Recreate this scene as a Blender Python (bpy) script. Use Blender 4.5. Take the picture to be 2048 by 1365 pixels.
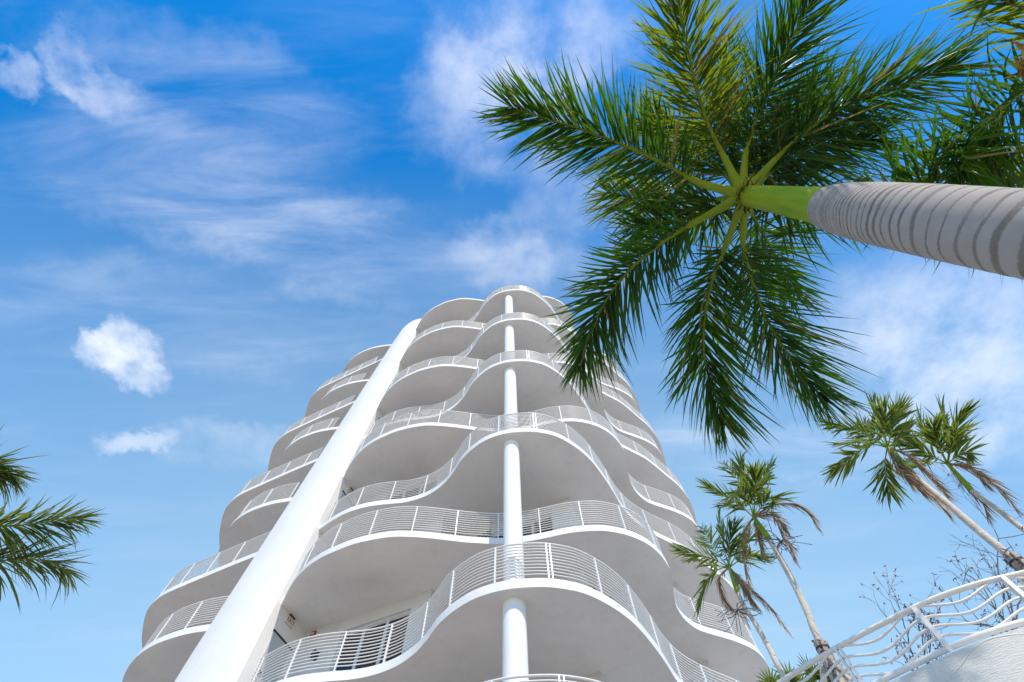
import bpy, bmesh, math, random
import numpy as np
from mathutils import Vector, Matrix
random.seed(7); RNG = np.random.default_rng(11)
for o in list(bpy.data.objects): bpy.data.objects.remove(o)
SC = bpy.context.scene
COL = SC.collection
rad = math.radians

# ------------------------------------------------------------------ camera
EYE = 1.6                                   # eye height over the paving
FPX = 985.0                                 # focal length in pixels of a 2048 px wide frame
_z = np.array([1012 - 1024, 682.5 - 290, -FPX]); _z /= np.linalg.norm(_z)   # zenith seen by the camera
_y = np.array([0, 0, -1.]) - _z * (-_z[2]); _y /= np.linalg.norm(_y)
_x = np.cross(_y, _z)
R3 = np.array([_x, _y, _z])
cam_d = bpy.data.cameras.new('camera'); cam = bpy.data.objects.new('camera', cam_d); COL.objects.link(cam)
cam_d.sensor_width = 36; cam_d.lens = 36 * FPX / 2048; cam_d.clip_end = 3000; cam_d.clip_start = .05
m = Matrix([list(r) for r in R3]).to_4x4(); m.translation = (0, 0, EYE); cam.matrix_world = m
SC.camera = cam

def ray(px, py):
    d = R3 @ np.array([px - 1024, 682.5 - py, -FPX]); return d / np.linalg.norm(d)
def at_h(px, py, h):                        # survey helper: point at height h over the eye
    d = ray(px, py); p = d * (h / d[2]); return np.array([p[0], p[1], p[2] + EYE])
def at_d(px, py, dist):                     # survey helper: point at plan distance dist
    d = ray(px, py); p = d * (dist / math.hypot(d[0], d[1])); return np.array([p[0], p[1], p[2] + EYE])

# ------------------------------------------------------------------ light
SUN_EL, SUN_AZ = 47.0, 160.0                # azimuth clockwise from +Y: behind the camera, a little right
sd = np.array([math.sin(rad(SUN_AZ)) * math.cos(rad(SUN_EL)), math.cos(rad(SUN_AZ)) * math.cos(rad(SUN_EL)), math.sin(rad(SUN_EL))])
sun_d = bpy.data.lights.new('sun', 'SUN'); sun_d.energy = 3.1; sun_d.angle = rad(.53); sun_d.color = (1, .905, .78)
sun = bpy.data.objects.new('sun', sun_d); COL.objects.link(sun); sun.location = (20, -40, 60)
sun.rotation_euler = Vector(-sd).to_track_quat('-Z', 'Y').to_euler()
SC.view_settings.view_transform = 'Standard'; SC.view_settings.look = 'None'
SC.view_settings.gamma = 1; SC.view_settings.use_curve_mapping = False
SC.view_settings.exposure = 0.42
SC.cycles.max_bounces = 10; SC.cycles.diffuse_bounces = 6; SC.cycles.transparent_max_bounces = 8
SC.cycles.use_denoising = True

W = bpy.data.worlds.new('World'); SC.world = W; W.use_nodes = True
nt = W.node_tree; nt.nodes.clear()
def N(t, **k):
    n = nt.nodes.new(t)
    for a, b in k.items(): setattr(n, a, b)
    return n
def L(a, b): nt.links.new(a, b)
def MATH(op, a, b=None, c=None, clamp=False):
    n = N('ShaderNodeMath', operation=op, use_clamp=clamp)
    for i, v in enumerate((a, b, c)):
        if v is None: continue
        if isinstance(v, (int, float)): n.inputs[i].default_value = v
        else: L(v, n.inputs[i])
    return n.outputs[0]
out = N('ShaderNodeOutputWorld'); bg = N('ShaderNodeBackground'); bg.inputs['Strength'].default_value = .15
sky = N('ShaderNodeTexSky', sky_type='NISHITA'); sky.sun_disc = False
sky.sun_elevation = rad(SUN_EL); sky.sun_rotation = rad(SUN_AZ); sky.altitude = 0; sky.air_density = 1.1; sky.dust_density = .2; sky.ozone_density = 2.2
hs = N('ShaderNodeHueSaturation'); hs.inputs['Saturation'].default_value = 1.45; hs.inputs['Value'].default_value = 1.22
L(sky.outputs[0], hs.inputs['Color'])
tc = N('ShaderNodeTexCoord')
sep = N('ShaderNodeSeparateXYZ'); L(tc.outputs['Generated'], sep.inputs[0])
zc = MATH('MAXIMUM', sep.outputs['Z'], .08)
PX, PY = MATH('DIVIDE', sep.outputs['X'], zc), MATH('DIVIDE', sep.outputs['Y'], zc)   # cloud layer overhead
comb = N('ShaderNodeCombineXYZ'); L(PX, comb.inputs[0]); L(PY, comb.inputs[1])
def noise(scale, detail=6, rough=.55, vec=None, rot=0, sc=(1, 1), dist=0, off=(0, 0)):
    mp = N('ShaderNodeMapping'); mp.inputs['Rotation'].default_value = (0, 0, rot); mp.inputs['Scale'].default_value = (sc[0], sc[1], 1)
    mp.inputs['Location'].default_value = (off[0], off[1], 0)
    L(vec or comb.outputs[0], mp.inputs['Vector'])
    n = N('ShaderNodeTexNoise'); n.inputs['Scale'].default_value = scale; n.inputs['Detail'].default_value = detail
    n.inputs['Roughness'].default_value = rough; n.inputs['Distortion'].default_value = dist; L(mp.outputs[0], n.inputs['Vector'])
    return n
def smooth(v, a, b, lo=0., hi=1.):
    n = N('ShaderNodeMapRange', interpolation_type='SMOOTHSTEP'); L(v, n.inputs[0])
    for i, x in enumerate((a, b, lo, hi)): n.inputs[i + 1].default_value = x
    return n.outputs[0]
# domain warp shared by the single clouds
wn = noise(6, 5, .6); wn2 = noise(22, 4, .6)
def warp(amount, node):
    s = N('ShaderNodeVectorMath', operation='SUBTRACT'); L(node.outputs['Color'], s.inputs[0]); s.inputs[1].default_value = (.5, .5, .5)
    k = N('ShaderNodeVectorMath', operation='SCALE'); L(s.outputs[0], k.inputs[0]); k.inputs['Scale'].default_value = amount
    return k.outputs[0]
wa = N('ShaderNodeVectorMath', operation='ADD'); L(comb.outputs[0], wa.inputs[0]); L(warp(.16, wn), wa.inputs[1])
wb = N('ShaderNodeVectorMath', operation='ADD'); L(wa.outputs[0], wb.inputs[0]); L(warp(.07, wn2), wb.inputs[1])
DENS = []
def cloud(px, py, lx, ly, dx, dy, peak, soft=1., nz=None, lo=.3, hi=.75):
    """one cloud: centre and two half axes given as surveyed directions, on the cloud layer"""
    def pl(a, b):
        d = ray(a, b); return np.array([d[0], d[1]]) / d[2]
    c = pl(px, py); A = np.array([pl(px + lx, py + ly) - c, pl(px + dx, py + dy) - c]).T
    inv = np.linalg.inv(A)
    s = N('ShaderNodeVectorMath', operation='SUBTRACT'); L(wb.outputs[0], s.inputs[0]); s.inputs[1].default_value = (c[0], c[1], 0)
    q = []
    for r in inv:
        d = N('ShaderNodeVectorMath', operation='DOT_PRODUCT'); L(s.outputs[0], d.inputs[0]); d.inputs[1].default_value = (r[0], r[1], 0); q.append(d.outputs['Value'])
    rr = MATH('ADD', MATH('MULTIPLY', q[0], q[0]), MATH('MULTIPLY', q[1], q[1]))
    f = smooth(rr, 1.0, 1.0 - soft * .98)
    if nz is not None: f = MATH('MULTIPLY', f, smooth(nz.outputs['Fac'], lo, hi))
    DENS.append(MATH('MULTIPLY', f, peak))
nfine = noise(9, 8, .6, off=(3, 1)); nmid = noise(4.5, 7, .6, off=(7, 2)); nstr = noise(3.2, 7, .6, rot=.35, sc=(.7, 3.2), dist=.4, off=(1.7, .3))
cloud(232, 702, 100, 14, -12, 56, .85, 1, nfine, .1, .72)           # small cumulus on the left
cloud(268, 748, 80, 46, -28, 44, .8, 1, nfine, .12, .74)
cloud(150, 145, 52, 90, 52, -30, .5, 1, nfine, .25, .8)
cloud(215, 205, 85, 30, -15, 60, .45, 1, nfine, .25, .8)
cloud(35, 155, 75, 5, 0, 55, .45, 1, nfine, .25, .8)
cloud(275, 893, 100, -5, 5, 28, .45, 1, nfine, .22, .62)
cloud(480, 900, 240, 10, 10, 60, .25, 1, nmid, .3, .7)
cloud(1080, 90, 260, -30, 20, 150, .55, 1, nmid, .33, .74)
cloud(1000, 230, 200, 60, -60, 160, .5, 1, nmid, .33, .72)
cloud(1010, 520, 130, 30, -30, 90, .4, 1, nmid, .3, .72)
cloud(1150, 470, 150, 60, -30, 130, .35, 1, nmid, .3, .72)
cloud(1900, 740, 330, 40, -30, 230, .6, 1, nmid, .24, .7)
cloud(1500, 900, 330, 20, 0, 70, .28, 1, nstr, .28, .75)
cloud(430, 385, 440, 120, -40, 150, .30, 1, nstr, .22, .85)
cloud(400, 200, 380, 100, -40, 150, .28, 1, nstr, .22, .85)
cloud(700, 500, 420, 90, -30, 120, .28, 1, nstr, .22, .85)
cloud(300, 640, 440, 60, -30, 130, .25, 1, nstr, .22, .85)
veil = MATH('MULTIPLY', smooth(nstr.outputs['Fac'], .45, .85), .10)
tot = veil
for d in DENS:                                            # 1-(1-a)(1-b)
    tot = MATH('SUBTRACT', 1, MATH('MULTIPLY', MATH('SUBTRACT', 1, tot), MATH('SUBTRACT', 1, d)))
horiz = smooth(sep.outputs['Z'], .05, .25)
tot = MATH('MULTIPLY', tot, horiz)
hz = MATH('ADD', MATH('MULTIPLY', sep.outputs['Y'], .8), MATH('ADD', .1, MATH('MULTIPLY', MATH('SUBTRACT', .6, sep.outputs['Z']), .25)))
hz = MATH('MINIMUM', MATH('MAXIMUM', hz, 0.), .75)     # paler air away from the sun
hmix = N('ShaderNodeMix', data_type='RGBA'); L(hz, hmix.inputs['Factor']); L(hs.outputs[0], hmix.inputs['A']); hmix.inputs['B'].default_value = (2.8, 4.25, 5.3, 1)
mix = N('ShaderNodeMix', data_type='RGBA'); L(tot, mix.inputs['Factor']); L(hmix.outputs['Result'], mix.inputs['A']); mix.inputs['B'].default_value = (5.3, 5.55, 6.1, 1)
L(mix.outputs['Result'], bg.inputs['Color']); L(bg.outputs[0], out.inputs[0])

# ------------------------------------------------------------------ materials
MATS = {}
def mat(name, col, rough=.6, var=.06, vscale=3., bump=0., bscale=60., spec=.4, metal=0., trans=0., tcol=None, col2=None, coat=0., stretch=None, stain=0.):
    if name in MATS: return MATS[name]
    mt = bpy.data.materials.new(name); mt.use_nodes = True; t = mt.node_tree; b = t.nodes['Principled BSDF']
    def n(k, **kw):
        x = t.nodes.new(k)
        for a, v in kw.items(): setattr(x, a, v)
        return x
    co = n('ShaderNodeTexCoord'); nz = n('ShaderNodeTexNoise'); nz.inputs['Scale'].default_value = vscale; nz.inputs['Detail'].default_value = 5
    if stretch:
        mp = n('ShaderNodeMapping'); mp.inputs['Scale'].default_value = stretch; t.links.new(co.outputs['Object'], mp.inputs['Vector']); t.links.new(mp.outputs[0], nz.inputs['Vector'])
    else: t.links.new(co.outputs['Object'], nz.inputs['Vector'])
    mx = n('ShaderNodeMix', data_type='RGBA'); t.links.new(nz.outputs['Fac'], mx.inputs['Factor'])
    c2 = col2 or tuple(max(0, c * (1 - 2 * var)) for c in col)
    mx.inputs['A'].default_value = (*c2, 1); mx.inputs['B'].default_value = (*[min(1, c * (1 + (0 if col2 else .6 * var))) for c in col], 1)
    cr = n('ShaderNodeMapRange'); cr.inputs[1].default_value = .3; cr.inputs[2].default_value = .7
    t.links.new(nz.outputs['Fac'], cr.inputs[0]); t.links.new(cr.outputs[0], mx.inputs['Factor'])
    if stain:                                # run-off streaks and patchy repainting
        def nz2(sc, st):
            mp = n('ShaderNodeMapping'); mp.inputs['Scale'].default_value = st; x = n('ShaderNodeTexNoise'); x.inputs['Scale'].default_value = sc; x.inputs['Detail'].default_value = 6; x.inputs['Roughness'].default_value = .65
            t.links.new(co.outputs['Object'], mp.inputs['Vector']); t.links.new(mp.outputs[0], x.inputs['Vector']); r = n('ShaderNodeMapRange'); r.inputs[1].default_value = .52; r.inputs[2].default_value = .82; t.links.new(x.outputs['Fac'], r.inputs[0]); return r.outputs[0]
        ad = n('ShaderNodeMath', operation='MAXIMUM'); t.links.new(nz2(3.5, (1, 1, .12)), ad.inputs[0]); t.links.new(nz2(.9, (1, 1, 1)), ad.inputs[1])
        ml = n('ShaderNodeMath', operation='MULTIPLY'); t.links.new(ad.outputs[0], ml.inputs[0]); ml.inputs[1].default_value = stain
        sx = n('ShaderNodeMix', data_type='RGBA'); t.links.new(ml.outputs[0], sx.inputs['Factor']); t.links.new(mx.outputs['Result'], sx.inputs['A']); sx.inputs['B'].default_value = (.36, .33, .28, 1); mx = sx
    t.links.new(mx.outputs['Result'], b.inputs['Base Color'])
    b.inputs['Roughness'].default_value = rough; b.inputs['Specular IOR Level'].default_value = spec; b.inputs['Metallic'].default_value = metal
    if coat: b.inputs['Coat Weight'].default_value = coat
    if bump:
        nb = n('ShaderNodeTexNoise'); nb.inputs['Scale'].default_value = bscale; nb.inputs['Detail'].default_value = 4
        t.links.new(co.outputs['Object'], nb.inputs['Vector'])
        bp = n('ShaderNodeBump'); bp.inputs['Strength'].default_value = bump; bp.inputs['Distance'].default_value = .02
        t.links.new(nb.outputs['Fac'], bp.inputs['Height']); t.links.new(bp.outputs[0], b.inputs['Normal'])
    if trans:
        tr = n('ShaderNodeBsdfTranslucent'); tr.inputs['Color'].default_value = (*(tcol or col), 1)
        ms = n('ShaderNodeMixShader'); ms.inputs[0].default_value = trans
        o = t.nodes['Material Output']
        t.links.new(b.outputs[0], ms.inputs[1]); t.links.new(tr.outputs[0], ms.inputs[2]); t.links.new(ms.outputs[0], o.inputs['Surface'])
    MATS[name] = mt; return mt
M_WALL = mat('white_stucco', (.80, .775, .745), .85, .025, 1.2, .12, 45, .2, stain=.16)
M_SOFF = mat('soffit_paint', (.78, .755, .73), .9, .03, .6, .08, 60, .15, stain=.22)
M_FIN = mat('fin_stucco', (.80, .78, .755), .85, .02, .5, .16, 26, .2, stain=.14)
M_RAIL = mat('white_rail_paint', (.80, .78, .755), .38, .03, 8, 0, 60, .5)
M_INNER = mat('white_wall_painted_shade', (.66, .655, .65), .85, .03, 1.2, .1, 45, .2, stain=.12)  # white walls greyed, so the balcony shade is partly in the colour
M_TILE = mat('balcony_tile', (.52, .48, .44), .7, .08, 3)
M_FRAME = mat('aluminium_frame', (.62, .63, .65), .4, .04, 6, 0, 60, .5)
M_GLASS = mat('dark_door_glass', (.025, .027, .03), .06, .2, 2, 0, 60, .6)
M_DOOR = mat('grey_door_paint', (.52, .53, .56), .5, .04, 2)
M_DARK = mat('black_metal', (.03, .03, .035), .45, .1, 10)
M_SIGN = mat('sign_plastic', (.68, .66, .62), .5, .06, 8)
M_RED = mat('sign_letters', (.35, .07, .04), .5, .1, 20)
M_PAVE = mat('pale_concrete', (.43, .36, .285), .9, .12, .35, .1, 30)
M_DECK = mat('deck_concrete', (.50, .48, .45), .9, .1, .6, .1, 30)
M_LEAF = mat('royal_leaf', (.026, .066, .012), .42, .2, 5, 0, 60, .3, trans=.27, tcol=(.17, .40, .015), col2=(.009, .028, .007))
M_LEAFY = mat('royal_leaf_young_lit', (.050, .088, .012), .42, .2, 5, 0, 60, .3, trans=.38, tcol=(.40, .50, .02), col2=(.017, .044, .009))  # younger fronds; the sun through them is also put into this yellower colour
M_DRY = mat('dry_leaflet', (.30, .22, .09), .7, .2, 9, 0, 60, .2, trans=.3, tcol=(.5, .38, .12), col2=(.16, .12, .04))
M_PET = mat('green_petiole', (.27, .33, .03), .7, .15, 3, 0, 60, .08, col2=(.17, .25, .025))
M_SHAFT = mat('crownshaft_green', (.35, .43, .03), .5, .15, 3.5, .08, 14, .15, col2=(.19, .31, .02), stretch=(3, 3, .35))
M_LEAF2 = mat('thin_palm_leaf', (.065, .10, .017), .45, .2, 2.5, 0, 60, .4, trans=.38, tcol=(.32, .40, .04), col2=(.045, .085, .018))
M_LEAF3 = mat('coconut_leaf', (.055, .085, .02), .42, .2, 2.5, 0, 60, .45, trans=.35, tcol=(.32, .38, .05), col2=(.03, .06, .02))
M_DEAD = mat('dead_frond', (.58, .39, .22), .85, .2, 5, 0, 60, .2, trans=.15, tcol=(.5, .32, .16), col2=(.26, .14, .075))
M_FIBRE = mat('brown_fibre', (.16, .075, .03), .9, .2, 14, .3, 60, .2, col2=(.06, .03, .018))
M_TRUNK2 = mat('thin_palm_trunk', (.76, .68, .57), .9, .15, 9, .1, 40, .2, col2=(.54, .46, .38))
M_WOOD = mat('weathered_wood', (.55, .48, .40), .85, .15, 7, .2, 50, .2, col2=(.26, .21, .17))
M_TWIG = mat('bare_bark', (.30, .25, .235), .9, .15, 10, .1, 60, .2, col2=(.09, .07, .065))
M_BLOOM = mat('russet_bud', (.36, .10, .07), .7, .2, 20, 0, 60, .2, trans=.2, tcol=(.5, .15, .1))
M_YEL = mat('ochre_sheath', (.50, .33, .07), .6, .2, 9, 0, 60, .3, col2=(.28, .15, .03))

# trunk with leaf-scar rings driven by a mesh attribute
def trunk_mat():
    mt = bpy.data.materials.new('royal_trunk'); mt.use_nodes = True; t = mt.node_tree; b = t.nodes['Principled BSDF']; nn = t.nodes.new; ln = t.links.new
    at = nn('ShaderNodeAttribute'); at.attribute_name = 'ring'; co = nn('ShaderNodeTexCoord')
    n1 = nn('ShaderNodeTexNoise'); n1.inputs['Scale'].default_value = 42; n1.inputs['Detail'].default_value = 6; n1.inputs['Roughness'].default_value = .75; ln(co.outputs['Object'], n1.inputs['Vector'])
    n2 = nn('ShaderNodeTexNoise'); n2.inputs['Scale'].default_value = 5; n2.inputs['Detail'].default_value = 6; ln(co.outputs['Object'], n2.inputs['Vector'])
    n3 = nn('ShaderNodeTexNoise'); n3.inputs['Scale'].default_value = 150; n3.inputs['Detail'].default_value = 3; ln(co.outputs['Object'], n3.inputs['Vector'])
    def ma(op, a, c):
        x = nn('ShaderNodeMath'); x.operation = op
        for i, v in enumerate((a, c)):
            if isinstance(v, (int, float)): x.inputs[i].default_value = v
            else: ln(v, x.inputs[i])
        return x.outputs[0]
    v = ma('ADD', at.outputs['Fac'], ma('MULTIPLY', ma('SUBTRACT', n1.outputs['Fac'], .5), 1.25))
    v = ma('ADD', v, ma('MULTIPLY', ma('SUBTRACT', n2.outputs['Fac'], .5), .35))
    r = nn('ShaderNodeMapRange'); r.inputs[1].default_value = .32; r.inputs[2].default_value = .80; ln(v, r.inputs[0])
    n4 = nn('ShaderNodeTexNoise'); n4.inputs['Scale'].default_value = 3.2; n4.inputs['Detail'].default_value = 3; ln(co.outputs['Object'], n4.inputs['Vector'])
    fade = nn('ShaderNodeMapRange'); fade.inputs[1].default_value = .3; fade.inputs[2].default_value = .7; fade.inputs[3].default_value = .55; fade.inputs[4].default_value = 1.0; ln(n4.outputs['Fac'], fade.inputs[0])
    band = ma('MULTIPLY', r.outputs[0], fade.outputs[0])
    base = nn('ShaderNodeMix'); base.data_type = 'RGBA'; ln(n2.outputs['Fac'], base.inputs['Factor']); base.inputs['A'].default_value = (.33, .28, .25, 1); base.inputs['B'].default_value = (.49, .43, .39, 1)
    drk = nn('ShaderNodeMix'); drk.data_type = 'RGBA'; ln(n3.outputs['Fac'], drk.inputs['Factor']); drk.inputs['A'].default_value = (.05, .038, .03, 1); drk.inputs['B'].default_value = (.30, .24, .20, 1)
    mx = nn('ShaderNodeMix'); mx.data_type = 'RGBA'; ln(band, mx.inputs['Factor']); ln(base.outputs['Result'], mx.inputs['A']); ln(drk.outputs['Result'], mx.inputs['B'])
    ln(mx.outputs['Result'], b.inputs['Base Color']); b.inputs['Roughness'].default_value = .85; b.inputs['Specular IOR Level'].default_value = .2
    h = ma('ADD', ma('MULTIPLY', r.outputs[0], -.6), ma('MULTIPLY', n3.outputs['Fac'], .35))
    bp = nn('ShaderNodeBump'); bp.inputs['Strength'].default_value = .35; bp.inputs['Distance'].default_value = .008; ln(h, bp.inputs['Height']); ln(bp.outputs[0], b.inputs['Normal'])
    return mt
M_TRUNK = trunk_mat()
def rough_stucco():
    mt = bpy.data.materials.new('rough_stucco'); mt.use_nodes = True; t = mt.node_tree; b = t.nodes['Principled BSDF']; nn = t.nodes.new; ln = t.links.new
    co = nn('ShaderNodeTexCoord'); mp = nn('ShaderNodeMapping'); mp.inputs['Rotation'].default_value = (0, rad(18), 0); mp.inputs['Scale'].default_value = (9, 9, 60); ln(co.outputs['Object'], mp.inputs['Vector'])
    n1 = nn('ShaderNodeTexNoise'); n1.inputs['Scale'].default_value = 1.5; n1.inputs['Detail'].default_value = 5; n1.inputs['Roughness'].default_value = .65; ln(mp.outputs[0], n1.inputs['Vector'])
    n2 = nn('ShaderNodeTexNoise'); n2.inputs['Scale'].default_value = 2; ln(co.outputs['Object'], n2.inputs['Vector'])
    mx = nn('ShaderNodeMix'); mx.data_type = 'RGBA'; ln(n2.outputs['Fac'], mx.inputs['Factor']); mx.inputs['A'].default_value = (.68, .665, .64, 1); mx.inputs['B'].default_value = (.78, .76, .735, 1)
    ln(mx.outputs['Result'], b.inputs['Base Color']); b.inputs['Roughness'].default_value = .9; b.inputs['Specular IOR Level'].default_value = .2
    r = nn('ShaderNodeMapRange'); r.inputs[1].default_value = .3; r.inputs[2].default_value = .6; ln(n1.outputs['Fac'], r.inputs[0])
    bp = nn('ShaderNodeBump'); bp.inputs['Strength'].default_value = .45; bp.inputs['Distance'].default_value = .01; ln(r.outputs[0], bp.inputs['Height']); ln(bp.outputs[0], b.inputs['Normal'])
    return mt
M_ROUGH = rough_stucco()

# ------------------------------------------------------------------ helpers
def mesh_obj(name, verts, faces, material, parent=None, smooth=False, sharp=None):
    me = bpy.data.meshes.new(name); me.from_pydata([tuple(v) for v in verts], [], faces); me.materials.append(material)
    if smooth: me.polygons.foreach_set('use_smooth', [True] * len(me.polygons))
    me.update()
    return link(name, me, parent)
def link(name, me, parent=None, loc=None, rotz=None):
    o = bpy.data.objects.new(name, me); COL.objects.link(o)
    if parent is not None: o.parent = parent
    if loc is not None: o.location = loc
    if rotz is not None: o.rotation_euler = (0, 0, rotz)
    return o
def empty(name, label, cat, group=None):
    o = bpy.data.objects.new(name, None); COL.objects.link(o); return tag(o, label, cat, group)
def tag(o, label, cat, group=None):
    o['label'] = label; o['category'] = cat
    if group: o['group'] = group
    return o
def place(o, loc):                           # put an Empty at the thing's base, keep its parts where they are
    for c in o.children: c.location = Vector(c.location) - Vector(loc)
    o.location = loc
    return o
def catmull(P, step=.12):
    P = np.asarray(P, float); Q = np.vstack([2 * P[0] - P[1], P, 2 * P[-1] - P[-2]]); outp = []
    for i in range(1, len(Q) - 2):
        p0, p1, p2, p3 = Q[i - 1:i + 3]; n = max(2, int(np.linalg.norm(p2 - p1) / step))
        for t in np.arange(n) / n:
            outp.append(.5 * (2 * p1 + (p2 - p0) * t + (2 * p0 - 5 * p1 + 4 * p2 - p3) * t * t + (3 * p1 - p0 - 3 * p2 + p3) * t ** 3))
    outp.append(P[-1]); return np.array(outp)
def resample(P, step):
    d = np.r_[0, np.cumsum(np.linalg.norm(np.diff(P, axis=0), axis=1))]; n = max(2, int(round(d[-1] / step)) + 1)
    s = np.linspace(0, d[-1], n); return np.stack([np.interp(s, d, P[:, k]) for k in range(P.shape[1])], 1)
def tube(P, r, sides=6, r2=None, cap=True, phase=0.):
    """sweep; r scalar or per point; r2 = half height for a flat section"""
    P = np.asarray(P, float); n = len(P); r = np.broadcast_to(np.asarray(r, float), (n,)); q = r if r2 is None else np.broadcast_to(np.asarray(r2, float), (n,))
    T = np.gradient(P, axis=0); T /= np.linalg.norm(T, axis=1)[:, None] + 1e-12
    ref = np.array([0, 0, 1.]) if abs(T[:, 2]).mean() < .85 else np.array([1., 0, 0])
    S = np.cross(T, ref); S /= np.linalg.norm(S, axis=1)[:, None] + 1e-12; U = np.cross(S, T)
    a = phase + 2 * np.pi * np.arange(sides) / sides
    V = P[:, None] + (np.cos(a)[None, :, None] * S[:, None] * r[:, None, None] + np.sin(a)[None, :, None] * U[:, None] * q[:, None, None])
    F = []
    for i in range(n - 1):
        for k in range(sides):
            k2 = (k + 1) % sides; F.append((i * sides + k, i * sides + k2, (i + 1) * sides + k2, (i + 1) * sides + k))
    if cap: F += [tuple(range(sides))[::-1], tuple(range((n - 1) * sides, n * sides))]
    return V.reshape(-1, 3), F
class MB:
    def __init__(s): s.v = []; s.f = []
    def add(s, V, F):
        b = len(s.v); s.v += [tuple(x) for x in V]; s.f += [tuple(i + b for i in f) for f in F]; return s
    def tube(s, *a, **k): return s.add(*tube(*a, **k))
    def box(s, c, ax, ay, az):               # centre and three half-axis vectors
        c, ax, ay, az = map(lambda q: np.asarray(q, float), (c, ax, ay, az)); V = []
        for i in (-1, 1):
            for j in (-1, 1):
                for k in (-1, 1): V.append(c + i * ax + j * ay + k * az)
        return s.add(V, [(0, 1, 3, 2), (4, 6, 7, 5), (0, 4, 5, 1), (2, 3, 7, 6), (0, 2, 6, 4), (1, 5, 7, 3)])
    def obj(s, name, material, parent=None, smooth=False): return mesh_obj(name, s.v, s.f, material, parent, smooth)
def extrude_poly(P, z0, z1):
    n = len(P); V = [(x, y, z0) for x, y in P] + [(x, y, z1) for x, y in P]
    F = [tuple(range(n))[::-1], tuple(range(n, 2 * n))] + [(i, (i + 1) % n, n + (i + 1) % n, n + i) for i in range(n)]
    return V, F

# ------------------------------------------------------------------ ground
g = mesh_obj('ground', [(-600, -600, 0), (600, -600, 0), (600, 600, 0), (-600, 600, 0)], [(0, 1, 2, 3)], M_PAVE); g['kind'] = 'structure'

# ------------------------------------------------------------------ the building (surveyed plan, metres)
UD = np.array([-.928, .372]); VD = np.array([.372, .928])          # the two directions of its rooms
EVEN_L = [(-15.6, 24), (-15.65, 21), (-15.6, 19.6), (-15.4, 18.4), (-15.05, 17.4), (-14.65, 16.6), (-14.2, 16.1), (-13.67, 15.72), (-12.75, 15.28), (-11.75, 14.83), (-10.7, 14.36), (-9.75, 13.95), (-9.0, 13.6)]
EVEN_R = [(-7.3, 12.86), (-6.65, 12.4), (-6.05, 12.07), (-5.37, 11.86), (-4.7, 11.77), (-4.06, 11.72), (-3.5, 11.58), (-2.97, 11.32), (-2.5, 10.92), (-2.15, 10.46), (-1.9, 10.05), (-1.57, 9.67), (-1.14, 9.32), (-.75, 9.12), (-.3, 8.99), (.1, 8.95), (.55, 8.95), (.95, 9.02), (1.38, 9.16), (1.8, 9.42), (2.25, 9.8), (2.66, 10.27), (3.1, 10.95), (3.43, 11.54), (3.8, 12.25), (4.35, 12.97), (5.1, 13.58), (6.18, 14.25), (6.72, 14.7), (7.38, 15.34), (8.15, 16.1), (8.8, 17.1), (9.25, 18.4), (9.55, 19.5), (9.75, 21), (9.8, 24)]
ODD_L = [(-13.6, 24), (-13.75, 21), (-13.75, 19.4), (-13.65, 17.9), (-13.45, 16.75), (-13.18, 16.05), (-12.83, 15.47), (-12.35, 14.92), (-11.75, 14.48), (-11.15, 14.2), (-10.5, 13.99), (-9.8, 13.87), (-9.0, 13.8)]
ODD_R = [(-7.3, 12.85), (-6.8, 12.02), (-6.32, 11.46), (-5.8, 11.06), (-5.3, 10.8), (-4.68, 10.55), (-3.85, 10.37), (-3.3, 10.35), (-2.6, 10.43), (-1.9, 10.56), (-1.45, 10.64), (-.83, 10.71), (-.44, 10.73), (.12, 10.69), (.76, 10.57), (1.4, 10.42), (1.9, 10.36), (2.5, 10.37), (3.13, 10.54), (3.65, 10.82), (4.02, 11.15), (4.3, 11.52), (4.52, 11.94), (4.63, 12.35), (4.72, 12.95), (4.85, 13.45), (5.13, 13.97), (5.55, 14.42), (5.95, 14.65), (6.44, 14.86), (7.0, 15.12), (7.55, 15.48), (7.9, 15.86), (8.22, 16.42), (8.46, 17.1), (8.6, 18.2), (8.65, 20), (8.65, 24)]
LEV = [(4.76, 'e'), (7.96, 'e'), (11.08, 'o'), (14.2, 'e'), (17.1, 'o'), (20.0, 'e'), (22.8, 'o'), (25.6, 'e'), (28.55, 'o'), (31.5, 'e'), (34.5, 'o')]
TH = .24
bld = empty('apartment_building', 'white tower of wavy stacked balconies with round column and tall rounded fin', 'building')
CUR = {'e': (catmull(EVEN_L), catmull(EVEN_R)), 'o': (catmull(ODD_L), catmull(ODD_R))}
def slab(kind, z0, th):
    l, r = CUR[kind]; poly = np.vstack([l, r, [(r[-1][0], 34), (l[0][0], 34)]])
    V, F = extrude_poly(poly, z0, z0 + th)
    o = mesh_obj('floor_slab', V, F, M_SOFF, bld); me = o.data; me.materials.append(M_RAIL if False else M_WALL)
    sm = [len(p.vertices) == 4 for p in me.polygons]; me.polygons.foreach_set('use_smooth', sm)
    me.materials.append(M_TILE); me.polygons.foreach_set('material_index', [1 if s else (0 if p.normal.z < 0 else 2) for s, p in zip(sm, me.polygons)])
    for e in me.edges:
        a, b = e.vertices; e.use_edge_sharp = (a < len(poly)) == (b < len(poly))
    return o
for z, k in LEV: slab(k, z + EYE, TH)
POST = MB().box((0, 0, .52), (.016, 0, 0), (0, .03, 0), (0, 0, .54)).obj('post_proto', M_RAIL).data
bpy.data.objects.remove(bpy.data.objects['post_proto'])
def offset(P, d):
    T = np.gradient(P, axis=0); T /= np.linalg.norm(T, axis=1)[:, None]; return P + np.stack([-T[:, 1], T[:, 0]], 1) * d
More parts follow.
